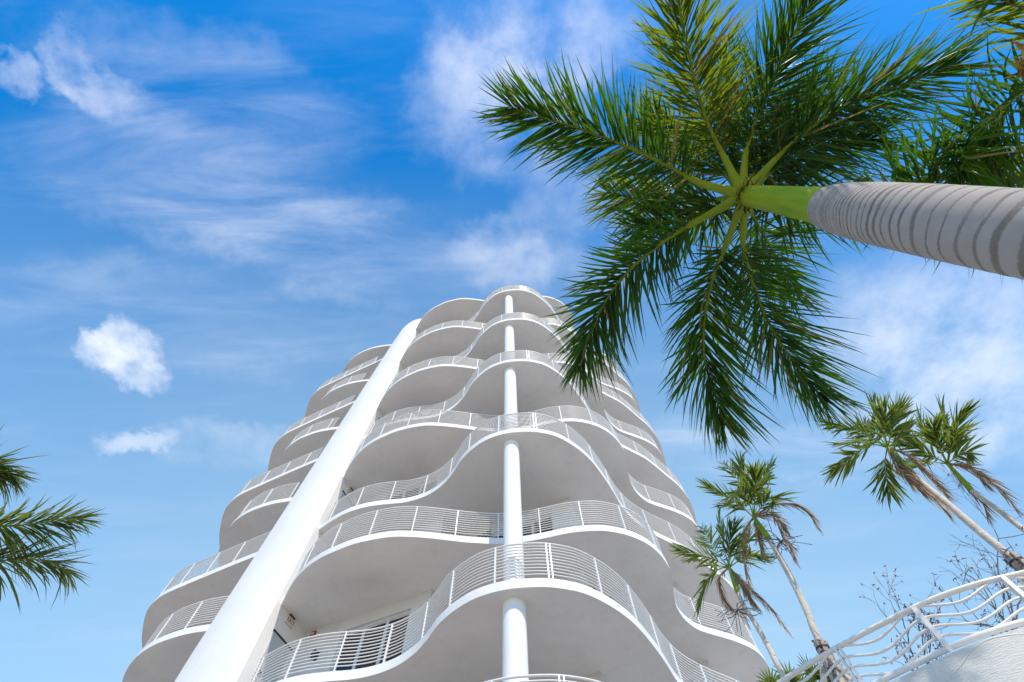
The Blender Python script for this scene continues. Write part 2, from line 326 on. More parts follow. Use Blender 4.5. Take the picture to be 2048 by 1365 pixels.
def railing(P, z, phase, gap, spacing=1.27):
    P = resample(offset(P, .055), .15); P3 = np.c_[P, np.full(len(P), z)]
    top = mesh_obj('railing', *tube(P3 + [0, 0, 1.075], .03, 6, r2=.022), M_RAIL, bld, True)
    for i in range(1, 11):
        mesh_obj('bar', *tube(P3 + [0, 0, .06 + i * .0925], .0155, 5), M_RAIL, top, True)
    d = np.r_[0, np.cumsum(np.linalg.norm(np.diff(P, axis=0), axis=1))]
    s = phase % spacing
    while s < d[-1]:
        for q in ((s - .045, s + .045) if abs(s - gap) < .3 else (s,)):
            x, y = np.interp(q, d, P[:, 0]), np.interp(q, d, P[:, 1]); x2, y2 = np.interp(q + .05, d, P[:, 0]), np.interp(q + .05, d, P[:, 1])
            link('post', POST, top, (x, y, z), math.atan2(y2 - y, x2 - x))
        s += spacing
def arc_at(P, x):
    d = np.r_[0, np.cumsum(np.linalg.norm(np.diff(P, axis=0), axis=1))]; return d[int(np.argmin(abs(P[:, 0] - x) + (P[:, 1] > 13.2) * 9))]
for i, (z, k) in enumerate(LEV[:-1]):
    l, r = CUR[k]
    g0 = arc_at(r, .42); railing(r[2:], z + EYE + TH, g0, g0 if k == 'e' else -9)
    railing(l[:-6], z + EYE + TH, .4 + .3 * (i % 3), -9)
# round column
cyl = MB(); zz = np.linspace(0, LEV[9][0] + EYE + .05, 40)
cyl.tube(np.c_[np.full(40, -.13), np.full(40, 9.47), zz], .255, 40); cyl.obj('column', M_FIN, bld, True)
# fin: a wall with a half-round nose
c0 = np.array([-8.15, 12.86]); r0 = .8; perp = np.array([VD[1], -VD[0]])
FZ = 36.9 + EYE
FNRM = np.array([-UD[1], UD[0]]); FNRM = FNRM if FNRM[1] < 0 else -FNRM      # out of the broad front face
def fin_shift(z): return np.array([.40, 0.]) * max(0., (z / FZ - .3) / .7)
def fin_ring(zk):                            # the fin narrows and leans a little upwards
    k = max(0., (zk - .3) / .7); rc = c0 + r0 * perp + np.array([.40, 0.]) * k; w = 2.3 - .55 * k
    P, S = [rc + UD * w + VD * 5], [w]
    for x in np.r_[np.linspace(1, .06, 26), np.linspace(.045, 0, 6)]:     # bulging front, eased right-hand corner
        bul = .16 * (1 - (2 * x - 1) ** 2); e = 0 if x > .06 else .10 * ((.06 - x) / .06) ** 2
        P.append(rc + UD * w * x + FNRM * (bul - e)); S.append(w * x)
    P.append(rc + VD * 5); S.append(0.)
    return np.array(P), np.array(S), w
nf = len(fin_ring(0)[0]); ks = [0, .3, .45, .6, .75, .9, .97, 1]
V = []
for k in ks:
    P_, S_, w_ = fin_ring(k); RR = 1.55
    drop = np.where(w_ - S_ < RR, RR - np.sqrt(np.maximum(0, RR ** 2 - (RR - (w_ - S_)) ** 2)), 0.)
    V += [(q[0], q[1], FZ * k if k < .9 else FZ * .9 + (FZ * .1 - dr) * (k - .9) / .1) for q, dr in zip(P_, drop)]
F = [tuple(range(nf))[::-1], tuple(range((len(ks) - 1) * nf, len(ks) * nf))] + [(j * nf + i, j * nf + (i + 1) % nf, (j + 1) * nf + (i + 1) % nf, (j + 1) * nf + i) for j in range(len(ks) - 1) for i in range(nf)]
fo = mesh_obj('fin_wall', V, F, M_FIN, bld)
fo.data.polygons.foreach_set('use_smooth', [len(p.vertices) == 4 for p in fo.data.polygons])
for e in fo.data.edges:
    a, b = e.vertices
    e.use_edge_sharp = (a < nf and b < nf) or (min(a, b) >= (len(ks) - 1) * nf) or (a % nf == b % nf and a % nf in (0, 1, nf - 2, nf - 1))
# storey walls with real openings
def wall_run(mb, p, q, z0, z1, ops, t=.1):
    p, q = np.asarray(p, float), np.asarray(q, float); d = q - p; ln = np.linalg.norm(d); d /= ln; nrm = np.array([d[1], -d[0]])
    def bx(s0, s1, a, b):
        if s1 - s0 < 1e-3 or b - a < 1e-3: return
        c = p + d * (s0 + s1) / 2 - nrm * t; mb.box((*c, (a + b) / 2), (*(d * (s1 - s0) / 2), 0), (*(nrm * t), 0), (0, 0, (b - a) / 2))
    s = 0
    for a, b, za, zb in ops:
        bx(s, a, z0, z1); bx(a, b, z0, za); bx(a, b, zb, z1); s = b
    bx(s, ln, z0, z1)
    return p, d, nrm
def sliding_door(p, d, nrm, a, b, z0, z1, n, name='sliding_door'):
    fr = MB(); w = (b - a) / n; back = .1
    def bar(s, z, hs_, hz, dep=.035): 
        c = p + d * s - nrm * back; fr.box((*c, z), (*(d * hs_), 0), (*(nrm * dep), 0), (0, 0, hz))
    zm = (z0 + z1) / 2
    for i in range(n + 1):
        s = min(max(a + i * w, a + .03), b - .03); bar(s, zm, .05 if 0 < i < n else .03, (z1 - z0) / 2 - .002)
    bar((a + b) / 2, z1 - .05, (b - a) / 2 - .062, .048, .03); bar((a + b) / 2, z1 - .13, (b - a) / 2 - .062, .02, .026); bar((a + b) / 2, z0 + .05, (b - a) / 2 - .062, .048, .03)
    o = fr.obj(name, M_FRAME, bld)
    for i in range(n):
        c = p + d * (a + (i + .5) * w) - nrm * back
        MB().box((*c, zm), (*(d * (w / 2 - .01)), 0), (*(nrm * .006), 0), (0, 0, (z1 - z0) / 2 - .06)).obj('pane', M_GLASS, o)
WP = [(-6.84, 14.1), (-2.66, 12.41), (-2.28, 13.36), (1.87, 11.7), (3.9, 16.77), (6.1, 15.9), (7.3, 18.9), (7.3, 33)]
for i in range(len(LEV) - 1):
    z0 = LEV[i][0] + EYE + TH - .002; z1 = LEV[i + 1][0] + EYE + .002; dz = z0 + 2.45
    mb = MB()
    run = wall_run(mb, WP[0], WP[1], z0, z1, [(1.55, 3.9, z0, dz)]); sliding_door(*run, 1.55, 3.9, z0, dz, 3)
    wall_run(mb, WP[1], WP[2], z0, z1, [])
    run = wall_run(mb, WP[2], WP[3], z0, z1, [(.7, 3.75, z0, dz)]); sliding_door(*run, .7, 3.75, z0, dz, 4)
    run = wall_run(mb, WP[3], WP[4], z0, z1, [(1.9, 2.9, z0 + .9, dz)]); sliding_door(*run, 1.9, 2.9, z0 + .9, dz, 1, 'window')
    run = wall_run(mb, WP[4], WP[5], z0, z1, [(.3, 1.7, z0, dz)]); sliding_door(*run, .3, 1.7, z0, dz, 2)
    wall_run(mb, WP[5], WP[6], z0, z1, []); wall_run(mb, WP[6], WP[7], z0, z1, [])
    wall_run(mb, (-10.8, 33), (-10.8, 17.3), z0, z1, []); wall_run(mb, (-10.8, 17.3), (-7.9, 16.1), z0, z1, [])
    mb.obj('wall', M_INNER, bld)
    if i > 0:                                # grey service door on the fin's flank, towards the balcony
        ctr = c0 + r0 * perp; s = 1.05
        def fl(s, o): return ctr + VD * s + perp * o + fin_shift(z0 + 1.2)
        dd = MB().box((*fl(.93, .012), z0 + 1.06), (*(VD * .42), 0), (*(perp * .012), 0), (0, 0, 1.05)).obj('service_door', M_DOOR, bld)
        MB().box((*fl(.93, .02), z0 + 2.135), (*(VD * .48), 0), (*(perp * .02), 0), (0, 0, .024)).obj('door_head', M_DARK, dd)
        MB().box((*fl(.62, .05), z0 + 1.0), (*(VD * .06), 0), (*(perp * .026), 0), (0, 0, .015)).obj('handle', M_DARK, dd)
V, F = extrude_poly([(-10.7, 17.4), (7.2, 19.2), (7.2, 32.9), (-10.7, 32.9)], 0, LEV[0][0] + EYE + .01); mesh_obj('base_storey', V, F, M_WALL, bld)

# ------------------------------------------------------------------ small fittings on the balconies
def text_mesh(name, s, size, material, parent, loc, xdir, nrm, depth=.004):
    cu = bpy.data.curves.new(name, 'FONT'); cu.body = s; cu.size = size; cu.extrude = depth; cu.align_x = 'CENTER'; cu.align_y = 'CENTER'
    t = bpy.data.objects.new(name, cu); COL.objects.link(t); dg = bpy.context.evaluated_depsgraph_get()
    me = bpy.data.meshes.new_from_object(t.evaluated_get(dg)); bpy.data.objects.remove(t); me.materials.clear(); me.materials.append(material)
    o = link(name, me, parent); x = Vector((*xdir, 0)); n = Vector((*nrm, 0)); u = Vector((0, 0, 1))
    mm = Matrix((x, u, n)).transposed().to_4x4(); mm.translation = loc; o.matrix_local = mm; return o
FL0 = c0 + r0 * perp
def flank(s, o=0., z=0.): return FL0 + VD * s + perp * o + fin_shift(z)
for i, lab in ((1, 'EXIT sign on the fin flank under the lowest wide balcony soffit'), (3, 'EXIT sign on the fin flank two storeys above the lowest EXIT sign'), (5, 'EXIT sign on the fin flank four storeys above the lowest EXIT sign')):
    zt = LEV[i + 1][0] + EYE; q = flank(.86, 0, zt)
    t = empty('exit_sign', lab, 'exit sign', 'exit signs on the fin')
    MB().box((*flank(.86, .03, zt), zt - .2), (*(VD * .17), 0), (*(perp * .03), 0), (0, 0, .11)).obj('housing', M_SIGN, t)
    MB().box((*flank(.86, .03, zt), zt - .05), (*(VD * .12), 0), (*(perp * .024), 0), (0, 0, .042)).obj('mount', M_FIBRE, t)
    text_mesh('lettering', 'EXIT', .17, M_RED, t, (*flank(.86, .062, zt), zt - .2), VD, perp)
    place(t, (*flank(.86, 0, zt), zt - .2))
def lantern(name, p, nrm, label):
    p = np.asarray(p, float); n3 = np.array([*nrm, 0.]); s3 = np.array([-nrm[1], nrm[0], 0.]); z = np.array([0, 0, 1.])
    t = empty(name, label, 'wall lamp', 'wall lamps on the balconies')
    b = MB().box(p + n3 * .015, s3 * .06, n3 * .016, z * .14); b.box(p + n3 * .09 + z * .1, s3 * .015, n3 * .07, z * .015); b.obj('bracket', M_DARK, t)
    MB().box(p + n3 * .13 - z * .03, s3 * .06, n3 * .06, z * .09).obj('lamp_body', M_DARK, t); MB().add(*tube([p + n3 * .13 + z * .058, p + n3 * .13 + z * .13], [.085, .02], 4)).obj('cap', M_DARK, t)
    return place(t, tuple(p))
zf = LEV[1][0] + EYE + TH
lantern('wall_lamp', (*flank(1.62), zf + 1.05), perp, 'black wall lamp beside the grey door below the lowest EXIT sign')
dW = (np.array(WP[1]) - np.array(WP[0])); dW /= np.linalg.norm(dW); nW = np.array([dW[1], -dW[0]])
lantern('wall_lamp', (*(np.array(WP[0]) + dW * .9), zf + 1.85), nW, 'black wall lamp on the wall left of the sliding doors')
zf2 = LEV[2][0] + EYE + TH; dV = np.array(WP[4]) - np.array(WP[3]); dV /= np.linalg.norm(dV); nV = np.array([dV[1], -dV[0]])
lantern('wall_lamp', (*(np.array(WP[3]) + dV * .9), zf2 + 1.8), nV, 'black wall lamp on the side wall right of the round column')
al = empty('alarm_box', 'rust brown alarm box under the soffit at the wall corner left of the doors', 'alarm')
MB().box((*(np.array(WP[0]) + dW * .45 + nW * .03), LEV[2][0] + EYE - .2), (*(dW * .08), 0), (*(nW * .03), 0), (0, 0, .09)).obj('case', M_RED, al)
MB().box((*(np.array(WP[0]) + dW * .45 + nW * .07), LEV[2][0] + EYE - .2), (*(dW * .05), 0), (*(nW * .012), 0), (0, 0, .03)).obj('lens', M_SIGN, al)
place(al, (*(np.array(WP[0]) + dW * .45), LEV[2][0] + EYE - .29))

# ------------------------------------------------------------------ raised terrace at the right: wall, deck and wavy railing
RC = catmull([(1.75, 9.2), (1.8, 8.0), (1.95, 7.0), (2.32, 6.2), (2.85, 5.54), (3.36, 5.02), (4.0, 4.49), (4.4, 4.25), (4.85, 4.09), (5.6, 3.92), (7.0, 3.85), (10, 4.0), (16, 4.4)], .06)
RH, RB, WT = 3.6 + EYE, 3.17 + EYE, 3.09 + EYE
front = offset(RC, -.075); backw = offset(RC, .14)
tw = mesh_obj('terrace_wall', *extrude_poly(np.vstack([front, backw[::-1]]), 0, WT), M_ROUGH)
tw.data.polygons.foreach_set('use_smooth', [False] * len(tw.data.polygons))
tag(tw, 'rough white stucco terrace wall curving below the wavy railing', 'wall')
def on_wall(px, py):
    d = ray(px, py); best = None
    for a, b in zip(front[:-1], front[1:]):
        M2 = np.array([[d[0], a[0] - b[0]], [d[1], a[1] - b[1]]])
        if abs(np.linalg.det(M2)) < 1e-9: continue
        t, s = np.linalg.solve(M2, a)
        if 0 <= s <= 1 and t > 0 and (best is None or t < best[0]): best = (t, a + (b - a) * s)
    return np.array([best[1][0], best[1][1], d[2] * best[0] + EYE])
arcP = catmull([on_wall(*q) + np.array([.004, .006, 0]) for q in ((1860, 1400), (1897, 1362), (1922, 1330), (1945, 1300), (1975, 1280), (2010, 1272), (2060, 1270), (2120, 1290))], .03)
mesh_obj('relief_band', *tube(arcP, .012, 6), M_ROUGH, tw, True)
dk = np.vstack([RC, [(40, 6), (40, 60), (9, 60), (9, 26), (10.2, 24), (10.2, 19)]])
deck = mesh_obj('terrace_deck', *extrude_poly(np.vstack([backw - 0.001, [(40, 6), (40, 40), (10.5, 40), (10.5, 12.6), (3, 12.6)]]), 3.85, 4.1), M_DECK); deck['kind'] = 'structure'
tr = empty('terrace_railing', 'white metal railing with wavy bars on top of the terrace wall', 'railing')
seg = RC[60:]; seg3 = lambda z: np.c_[seg, np.full(len(seg), z)]
mesh_obj('top_rail', *tube(seg3(RH), .032, 8, r2=.024), M_RAIL, tr, True)
mesh_obj('bottom_rail', *tube(seg3(RB), .028, 8), M_RAIL, tr, True)
dRC = np.r_[0, np.cumsum(np.linalg.norm(np.diff(seg, axis=0), axis=1))]
s_ref = dRC[int(np.argmin(np.linalg.norm(seg - np.array([3.985, 4.5]), axis=1)))]; sp = .86
u = ((dRC - s_ref) / sp) % 1.0
uu = u ** .85
for v0 in (1.0, .735, .50, .275):
    v = np.clip(v0 - .125 * (1 - np.cos(2 * np.pi * uu)), -.02, 1.02)
    mesh_obj('wave_bar', *tube(np.c_[seg, RB + (RH - RB) * v], .0125, 6), M_RAIL, tr, True)
k = -math.floor(s_ref / sp)
while s_ref + k * sp < dRC[-1]:
    s = s_ref + k * sp; x, y = np.interp(s, dRC, seg[:, 0]), np.interp(s, dRC, seg[:, 1]); x2, y2 = np.interp(s + .03, dRC, seg[:, 0]), np.interp(s + .03, dRC, seg[:, 1])
    th = math.atan2(y2 - y, x2 - x); t2 = np.array([math.cos(th), math.sin(th), 0]); n2 = np.array([-t2[1], t2[0], 0])
    for off in ((-.022, .022) if k == -1 else (0,)):
        MB().box(np.array([x, y, (WT + RH) / 2 - .015]) + t2 * off, t2 * (.012 if k == -1 else .022), n2 * .03, (0, 0, (RH - WT) / 2 + .005)).obj('post', M_RAIL, tr)
    k += 1
place(tr, (float(seg[0][0]), float(seg[0][1]), WT))

# ------------------------------------------------------------------ palms
def leaflet(base, d, nrm, L_, Wd, droop, curl, segs=4):
    s = np.linspace(0, 1, segs + 1); side = np.cross(d, nrm); side /= np.linalg.norm(side) + 1e-9
    prof = np.interp(s, [0, .25, .6, .85, 1], [.45, 1, .85, .45, .03]) * Wd * .5
    C = base + np.outer(s * L_, d) + np.outer(s ** 2 * L_ * droop, [0, 0, -1.]) + np.outer(s ** 2 * L_ * curl, side)
    V = np.empty((segs + 1, 3, 3)); V[:, 0] = C - prof[:, None] * side; V[:, 1] = C + prof[:, None] * .45 * nrm; V[:, 2] = C + prof[:, None] * side
    F = []
    for i in range(segs):
        a = i * 3; F += [(a, a + 1, a + 4, a + 3), (a + 1, a + 2, a + 5, a + 4)]
    return V.reshape(-1, 3), F
def frond(parent, P, n, Lm, Wm, material, r_base, r_tip=.006, sep=0, t0=.2, droop=.22, a0=68, a1=24, plume=26, pet=None, twist=30, name='frond', lift=0., tips=.5):
    P = catmull(P, .06); N_ = len(P); t = np.linspace(0, 1, N_)
    T = np.gradient(P, axis=0); T /= np.linalg.norm(T, axis=1)[:, None]
    rr = r_base * np.interp(t, [0, .08, .25, 1], [1.25, .8, .5, r_tip / r_base])
    ro = mesh_obj(name, *tube(P, rr, 8, r2=rr * .72), pet or M_PET, parent, True)
    mb = MB(); nsep = 0; drym = MB(); dry = material in (M_LEAF, M_LEAFY, M_LEAF3)
    for i in range(n):
        tt = t0 + (1 - t0) * (i + .5) / n
        for sgn in (-1, 1):
            q = min(1., max(0., tt + RNG.uniform(-.4, .4) / n)); k = q * (N_ - 1); k0 = int(k); k1 = min(N_ - 1, k0 + 1); f = k - k0
            b = P[k0] * (1 - f) + P[k1] * f; Tn = T[k0]
            U = np.array([0, 0, 1.]) - Tn * Tn[2]; un = np.linalg.norm(U)
            U = U / un if un > .15 else np.cross(Tn, [0, 1., 0]); S = np.cross(Tn, U)
            al = rad(np.interp(q, [t0, 1], [a0, a1]) + RNG.normal(0, 6)); be = rad(RNG.normal(lift, plume))
            d = math.cos(al) * Tn + math.sin(al) * (sgn * S * math.cos(be) + U * math.sin(be)); d /= np.linalg.norm(d)
            nr = U * math.cos(be) - sgn * S * math.sin(be); tw_ = rad(RNG.normal(0, twist)); nr = nr - d * (nr @ d); nr /= np.linalg.norm(nr) + 1e-9
            nr = nr * math.cos(tw_) + np.cross(d, nr) * math.sin(tw_)
            x = (q - t0) / (1 - t0); Lq = Lm * np.interp(x, [0, .15, .45, .8, 1], [.6, .85, 1, .8, tips]) * (RNG.uniform(.78, 1.14) if RNG.random() > .07 else RNG.uniform(.3, .7))
            V, F = leaflet(b, d, nr, Lq, Wm * RNG.uniform(.8, 1.15) * np.interp(x, [0, .5, 1], [.9, 1, .7]), droop * RNG.uniform(.3, 1.9), RNG.normal(0, .11))
            if dry and RNG.random() < .035: drym.add(V, F); continue
            if nsep < sep and .12 < x < .95: nsep += 1; mesh_obj('leaflet', V, F, material, ro)
            else: mb.add(V, F)
    lf = mb.obj('leaflets', material, ro); lf['kind'] = 'stuff'
    if drym.f: dl = drym.obj('dry_leaflets', M_DRY, ro); dl['kind'] = 'stuff'
    return ro
def lathe(axis, radii, sides):
    return tube(axis, radii, sides)
# --- the big royal palm
RD = 3.0
ax_top = at_d(1497, 392, RD); ax_low = at_d(2048, 468, RD); dirv = (ax_top - ax_low) / (ax_top[2] - ax_low[2])
def axp(z): return ax_low + dirv * (z - ax_low[2])
royal = empty('royal_palm', 'tall royal palm with smooth ringed grey trunk and green crownshaft', 'palm tree')
ztop = at_d(1648, 417, RD)[2]; zcr = ax_top[2]
zs = np.arange(0, ztop + .004, .0125); rings = [ztop - .012]; gap = .03
while rings[-1] > .3:
    gap = float(np.interp(ztop - rings[-1], [0, .5, .9, 1.6, 3], [.03, .036, .07, .13, .17])); rings.append(rings[-1] - gap * RNG.uniform(.85, 1.18))
rings = np.array(rings); wid = np.interp(ztop - rings, [0, .6, 1.2, 2.5], [.006, .009, .017, .028]) * RNG.uniform(.5, 1.5, len(rings))
rp = np.interp(ztop - zs, [0, .05, .15, .35, .7, 1.3, 2.2, 4, 6.5], [.165, .19, .208, .228, .242, .247, .243, .24, .30])
ringv = np.zeros(len(zs))
for rz, w in zip(rings, wid): ringv = np.maximum(ringv, np.clip(1 - (abs(zs - rz) - w * .4) / (w * .9), 0, 1))
rp = rp - .0025 * ringv
NS = 64; V, F = tube(np.array([axp(z) for z in zs]), rp, NS); V = np.array(V)
trk = mesh_obj('trunk', V, F, M_TRUNK, royal, True)
a_ = trk.data.attributes.new('ring', 'FLOAT', 'POINT')
ph = np.arctan2(V[:, 1] - ax_low[1], V[:, 0] - ax_low[0]); zw = V[:, 2] + .012 * np.sin(ph * 2 + V[:, 2] * 1.7) + .006 * np.sin(ph * 5 + V[:, 2] * 9)
a_.data.foreach_set('value', np.interp(zw, zs, ringv).astype(np.float32))
zc_ = np.linspace(ztop - .03, zcr + .1, 40); rc_ = np.interp((zc_ - ztop) / (zcr - ztop), [-.03, .12, .4, .75, 1, 1.1], [.172, .166, .152, .136, .125, .09])
mesh_obj('crownshaft', *tube(np.array([axp(z) for z in zc_]), rc_, 40), M_SHAFT, royal, True)
# torn brown sheath at the top of the crownshaft
sh = MB()
for i in range(46):
    a = RNG.uniform(0, 2 * np.pi); b = axp(zcr - RNG.uniform(-.03, .09)) + np.array([math.cos(a), math.sin(a), 0]) * .128
    d = np.array([math.cos(a + RNG.normal(0, .8)), math.sin(a + RNG.normal(0, .8)), RNG.uniform(-1.2, .6)]); d /= np.linalg.norm(d)
    sh.add(*leaflet(b, d, np.array([math.cos(a), math.sin(a), .2]), RNG.uniform(.05, .16), RNG.uniform(.01, .035), .2, RNG.normal(0, .3), 3))
sh.tube(np.array([axp(zcr - .03 + .012 * i) for i in range(4)]), [.128, .14, .138, .126], 40); sh.obj('sheath_rim', M_FIBRE, royal)
hc = zcr - EYE
def FR(pts, hs_): 
    hh = np.interp(np.linspace(0, 1, len(pts)), np.linspace(0, 1, len(hs_)), hs_)
    return [at_h(x, y, hc + h) for (x, y), h in zip(pts, hh)]
kw = dict(n=156, Lm=.95, Wm=.036, r_base=.064, plume=34, twist=40)
frond(royal, FR([(1478, 388), (1400, 366), (1330, 330), (1250, 292), (1170, 262), (1100, 240), (1020, 214)], [0, .35, .5, .4, .15]), material=M_LEAF, sep=60, **kw)
frond(royal, FR([(1482, 380), (1447, 312), (1420, 258), (1396, 190), (1377, 110), (1362, 30), (1352, -60)], [0, .5, .8, .9, .8]), material=M_LEAFY, **kw)
frond(royal, FR([(1486, 378), (1491, 310), (1507, 255), (1533, 190), (1568, 110), (1603, 40), (1645, -40)], [0, .5, .9, 1.0, .9]), material=M_LEAF, **kw)
frond(royal, FR([(1495, 380), (1570, 300), (1655, 232), (1740, 192), (1815, 165), (1880, 140), (1915, 128)], [0, .5, .8, .8, .6]), material=M_LEAF, sep=60, **kw)
frond(royal, FR([(1478, 396), (1405, 437), (1340, 475), (1270, 530), (1212, 600), (1182, 670), (1160, 735)], [0, .2, .15, -.15, -.6]), material=M_LEAF, sep=60, droop=.42, tips=.38, **{**kw, 'Lm': .86})
frond(royal, FR([(1486, 402), (1456, 480), (1428, 550), (1410, 630), (1408, 710), (1426, 780), (1450, 850)], [0, .2, .15, -.15, -.6]), material=M_LEAF, sep=60, droop=.42, tips=.38, **{**kw, 'Lm': .86})
frond(royal, FR([(1492, 402), (1486, 480), (1500, 550), (1530, 630), (1570, 700), (1612, 755), (1648, 800)], [0, .25, .25, 0, -.4]), material=M_LEAF, sep=60, droop=.42, tips=.38, **{**kw, 'Lm': .86})
frond(royal, FR([(1478, 392), (1410, 402), (1330, 405), (1265, 396), (1215, 385)], [0, .8, 1.3, 1.5, 1.4]), material=M_LEAFY, **{**kw, 'n': 120})
frond(royal, FR([(1496, 384), (1555, 335), (1620, 300), (1690, 285), (1745, 278)], [0, .5, .8, .8, .5]), material=M_LEAF, **{**kw, 'n': 120})
frond(royal, FR([(1497, 395), (1560, 402), (1625, 415), (1690, 425), (1740, 440)], [0, .7, 1.1, 1.1, .8]), material=M_LEAF, **{**kw, 'n': 70, 'droop': .35})
frond(royal, FR([(1480, 384), (1440, 338), (1392, 300), (1340, 268), (1290, 240)], [0, .8, 1.3, 1.5, 1.5]), material=M_LEAFY, **{**kw, 'n': 120})
frond(royal, FR([(1486, 384), (1472, 320), (1462, 250), (1458, 180), (1455, 110)], [0, 1.0, 1.7, 2.1, 2.3]), material=M_LEAF, **{**kw, 'n': 120})
frond(royal, FR([(1480, 398), (1425, 425), (1370, 440), (1310, 445), (1265, 455)], [0, .7, 1.1, 1.2, 1.0]), material=M_LEAF, **{**kw, 'n': 100})
frond(royal, FR([(1490, 398), (1515, 450), (1545, 500), (1570, 550), (1590, 590)], [0, .8, 1.2, 1.2, .9]), material=M_LEAF, **{**kw, 'n': 100})
frond(royal, FR([(1488, 382), (1525, 320), (1560, 255), (1600, 200), (1640, 160)], [0, .9, 1.4, 1.6, 1.5]), material=M_LEAF, **{**kw, 'n': 120})
bz = axp(0); place(royal, (float(bz[0]), float(bz[1]), 0))

# --- second royal palm, its crown just out of the frame to the right
r2 = empty('royal_palm', 'royal palm with drooping fronds and ochre sheaths behind the ringed trunk', 'palm tree')
R2D = 5.6; cr2 = at_d(2190, 175, R2D); h2 = cr2[2] - EYE
def FR2(pts, hs_):
    hh = np.interp(np.linspace(0, 1, len(pts)), np.linspace(0, 1, len(hs_)), hs_); return [at_h(x, y, h2 + h) for (x, y), h in zip(pts, hh)]
zs2 = np.linspace(0, cr2[2] - 1.4, 60); mesh_obj('trunk', *tube(np.c_[np.full(60, cr2[0]), np.full(60, cr2[1]), zs2], np.interp(zs2, [0, 2, 3.5, cr2[2] - 1.4], [.3, .27, .28, .22]), 24), M_TRUNK, r2, True)
zs3 = np.linspace(cr2[2] - 1.42, cr2[2] + .1, 12); mesh_obj('crownshaft', *tube(np.c_[np.full(12, cr2[0]), np.full(12, cr2[1]), zs3], np.linspace(.19, .1, 12), 20), M_SHAFT, r2, True)
kw2 = dict(n=96, Lm=1.0, Wm=.04, r_base=.06, plume=32, twist=40)
frond(r2, FR2([(2190, 178), (2100, 160), (2040, 185), (1985, 230), (1945, 285), (1920, 345)], [0, .4, .4, .1, -.4]), material=M_LEAF, droop=.3, **kw2)
frond(r2, FR2([(2190, 185), (2110, 240), (2030, 310), (1930, 350), (1830, 365), (1730, 385)], [0, .3, .3, .1, -.2]), material=M_LEAF, **kw2)
frond(r2, FR2([(2190, 190), (2130, 290), (2060, 360), (1985, 400), (1900, 420)], [0, .5, .6, .4, .1]), material=M_LEAFY, **kw2)
frond(r2, FR2([(2190, 165), (2140, 80), (2085, 10), (2030, -40), (1985, -75)], [0, .5, .7, .6, .3]), material=M_LEAFY, **kw2)
frond(r2, FR2([(2195, 165), (2240, 60), (2270, -60), (2300, -160)], [0, .5, .7, .3]), material=M_LEAF, **kw2)
frond(r2, FR2([(2200, 180), (2330, 170), (2450, 170), (2560, 200)], [0, .5, .6, .2]), material=M_LEAF, **kw2)
frond(r2, FR2([(2195, 195), (2260, 300), (2330, 400), (2380, 480)], [0, .5, .6, .2]), material=M_LEAF, **kw2)
oc = MB()
for i in range(38):
    b = at_h(2066 + RNG.normal(0, 13), 140 + RNG.normal(0, 34), h2 - .15 + RNG.normal(0, .08)); tgt = at_h(2033 + RNG.normal(0, 14), 108 + RNG.normal(0, 42), h2 - .2)
    d = tgt - b; d /= np.linalg.norm(d); oc.add(*leaflet(b, d, np.array([.3, -.4, .8]), RNG.uniform(.16, .32), RNG.uniform(.02, .045), .15, RNG.normal(0, .2), 3))
a_b = [cr2, at_h(2120, 155, h2 - .1), at_h(2070, 140, h2 - .15)]; oc.tube(catmull(a_b, .05), .03, 6)
oc.obj('flower_stalk', M_YEL, r2); place(r2, (float(cr2[0]), float(cr2[1]), 0))

# --- palm at the left edge
lp = empty('coconut_palm', 'coconut palm reaching long green fronds in beside the tower\'s left side', 'palm tree')
LD = 9.0; cl = at_d(-170, 1020, LD)
def FL_(pts, ds): 
    dd = np.interp(np.linspace(0, 1, len(pts)), np.linspace(0, 1, len(ds)), ds); return [at_d(x, y, LD + q) for (x, y), q in zip(pts, dd)]
zt_ = np.linspace(0, cl[2], 40); mesh_obj('trunk', *tube(np.c_[cl[0] - .5 * (1 - zt_ / cl[2]) ** 2, np.full(40, cl[1]), zt_], np.interp(zt_, [0, .6, cl[2]], [.24, .17, .12]), 20), M_TRUNK2, lp, True)
kl = dict(n=100, Lm=.72, Wm=.028, r_base=.04, material=M_LEAF3, plume=16, droop=.25)
frond(lp, FL_([(-170, 1020), (-90, 1040), (0, 1052), (70, 1048), (130, 1040), (165, 1038)], [0, -.6, -.9, -1.0]), **kl)
frond(lp, FL_([(-170, 1030), (-100, 1090), (-20, 1120), (50, 1118), (100, 1125), (135, 1145)], [0, -.3, -.5, -.5]), **kl)
frond(lp, FL_([(-170, 1010), (-110, 950), (-60, 930), (-10, 935), (25, 950)], [0, -.4, -.6, -.7]), **kl)
frond(lp, FL_([(-170, 1010), (-180, 940), (-170, 890), (-150, 850)], [0, .5, .9, 1.2]), **kl)
frond(lp, FL_([(-175, 1015), (-240, 960), (-310, 930), (-380, 960)], [0, .4, .6, .6]), **kl)
frond(lp, FL_([(-175, 1030), (-240, 1060), (-310, 1120), (-360, 1200)], [0, -.2, -.3, -.3]), **kl)
place(lp, (float(cl[0] - .5), float(cl[1]), 0))

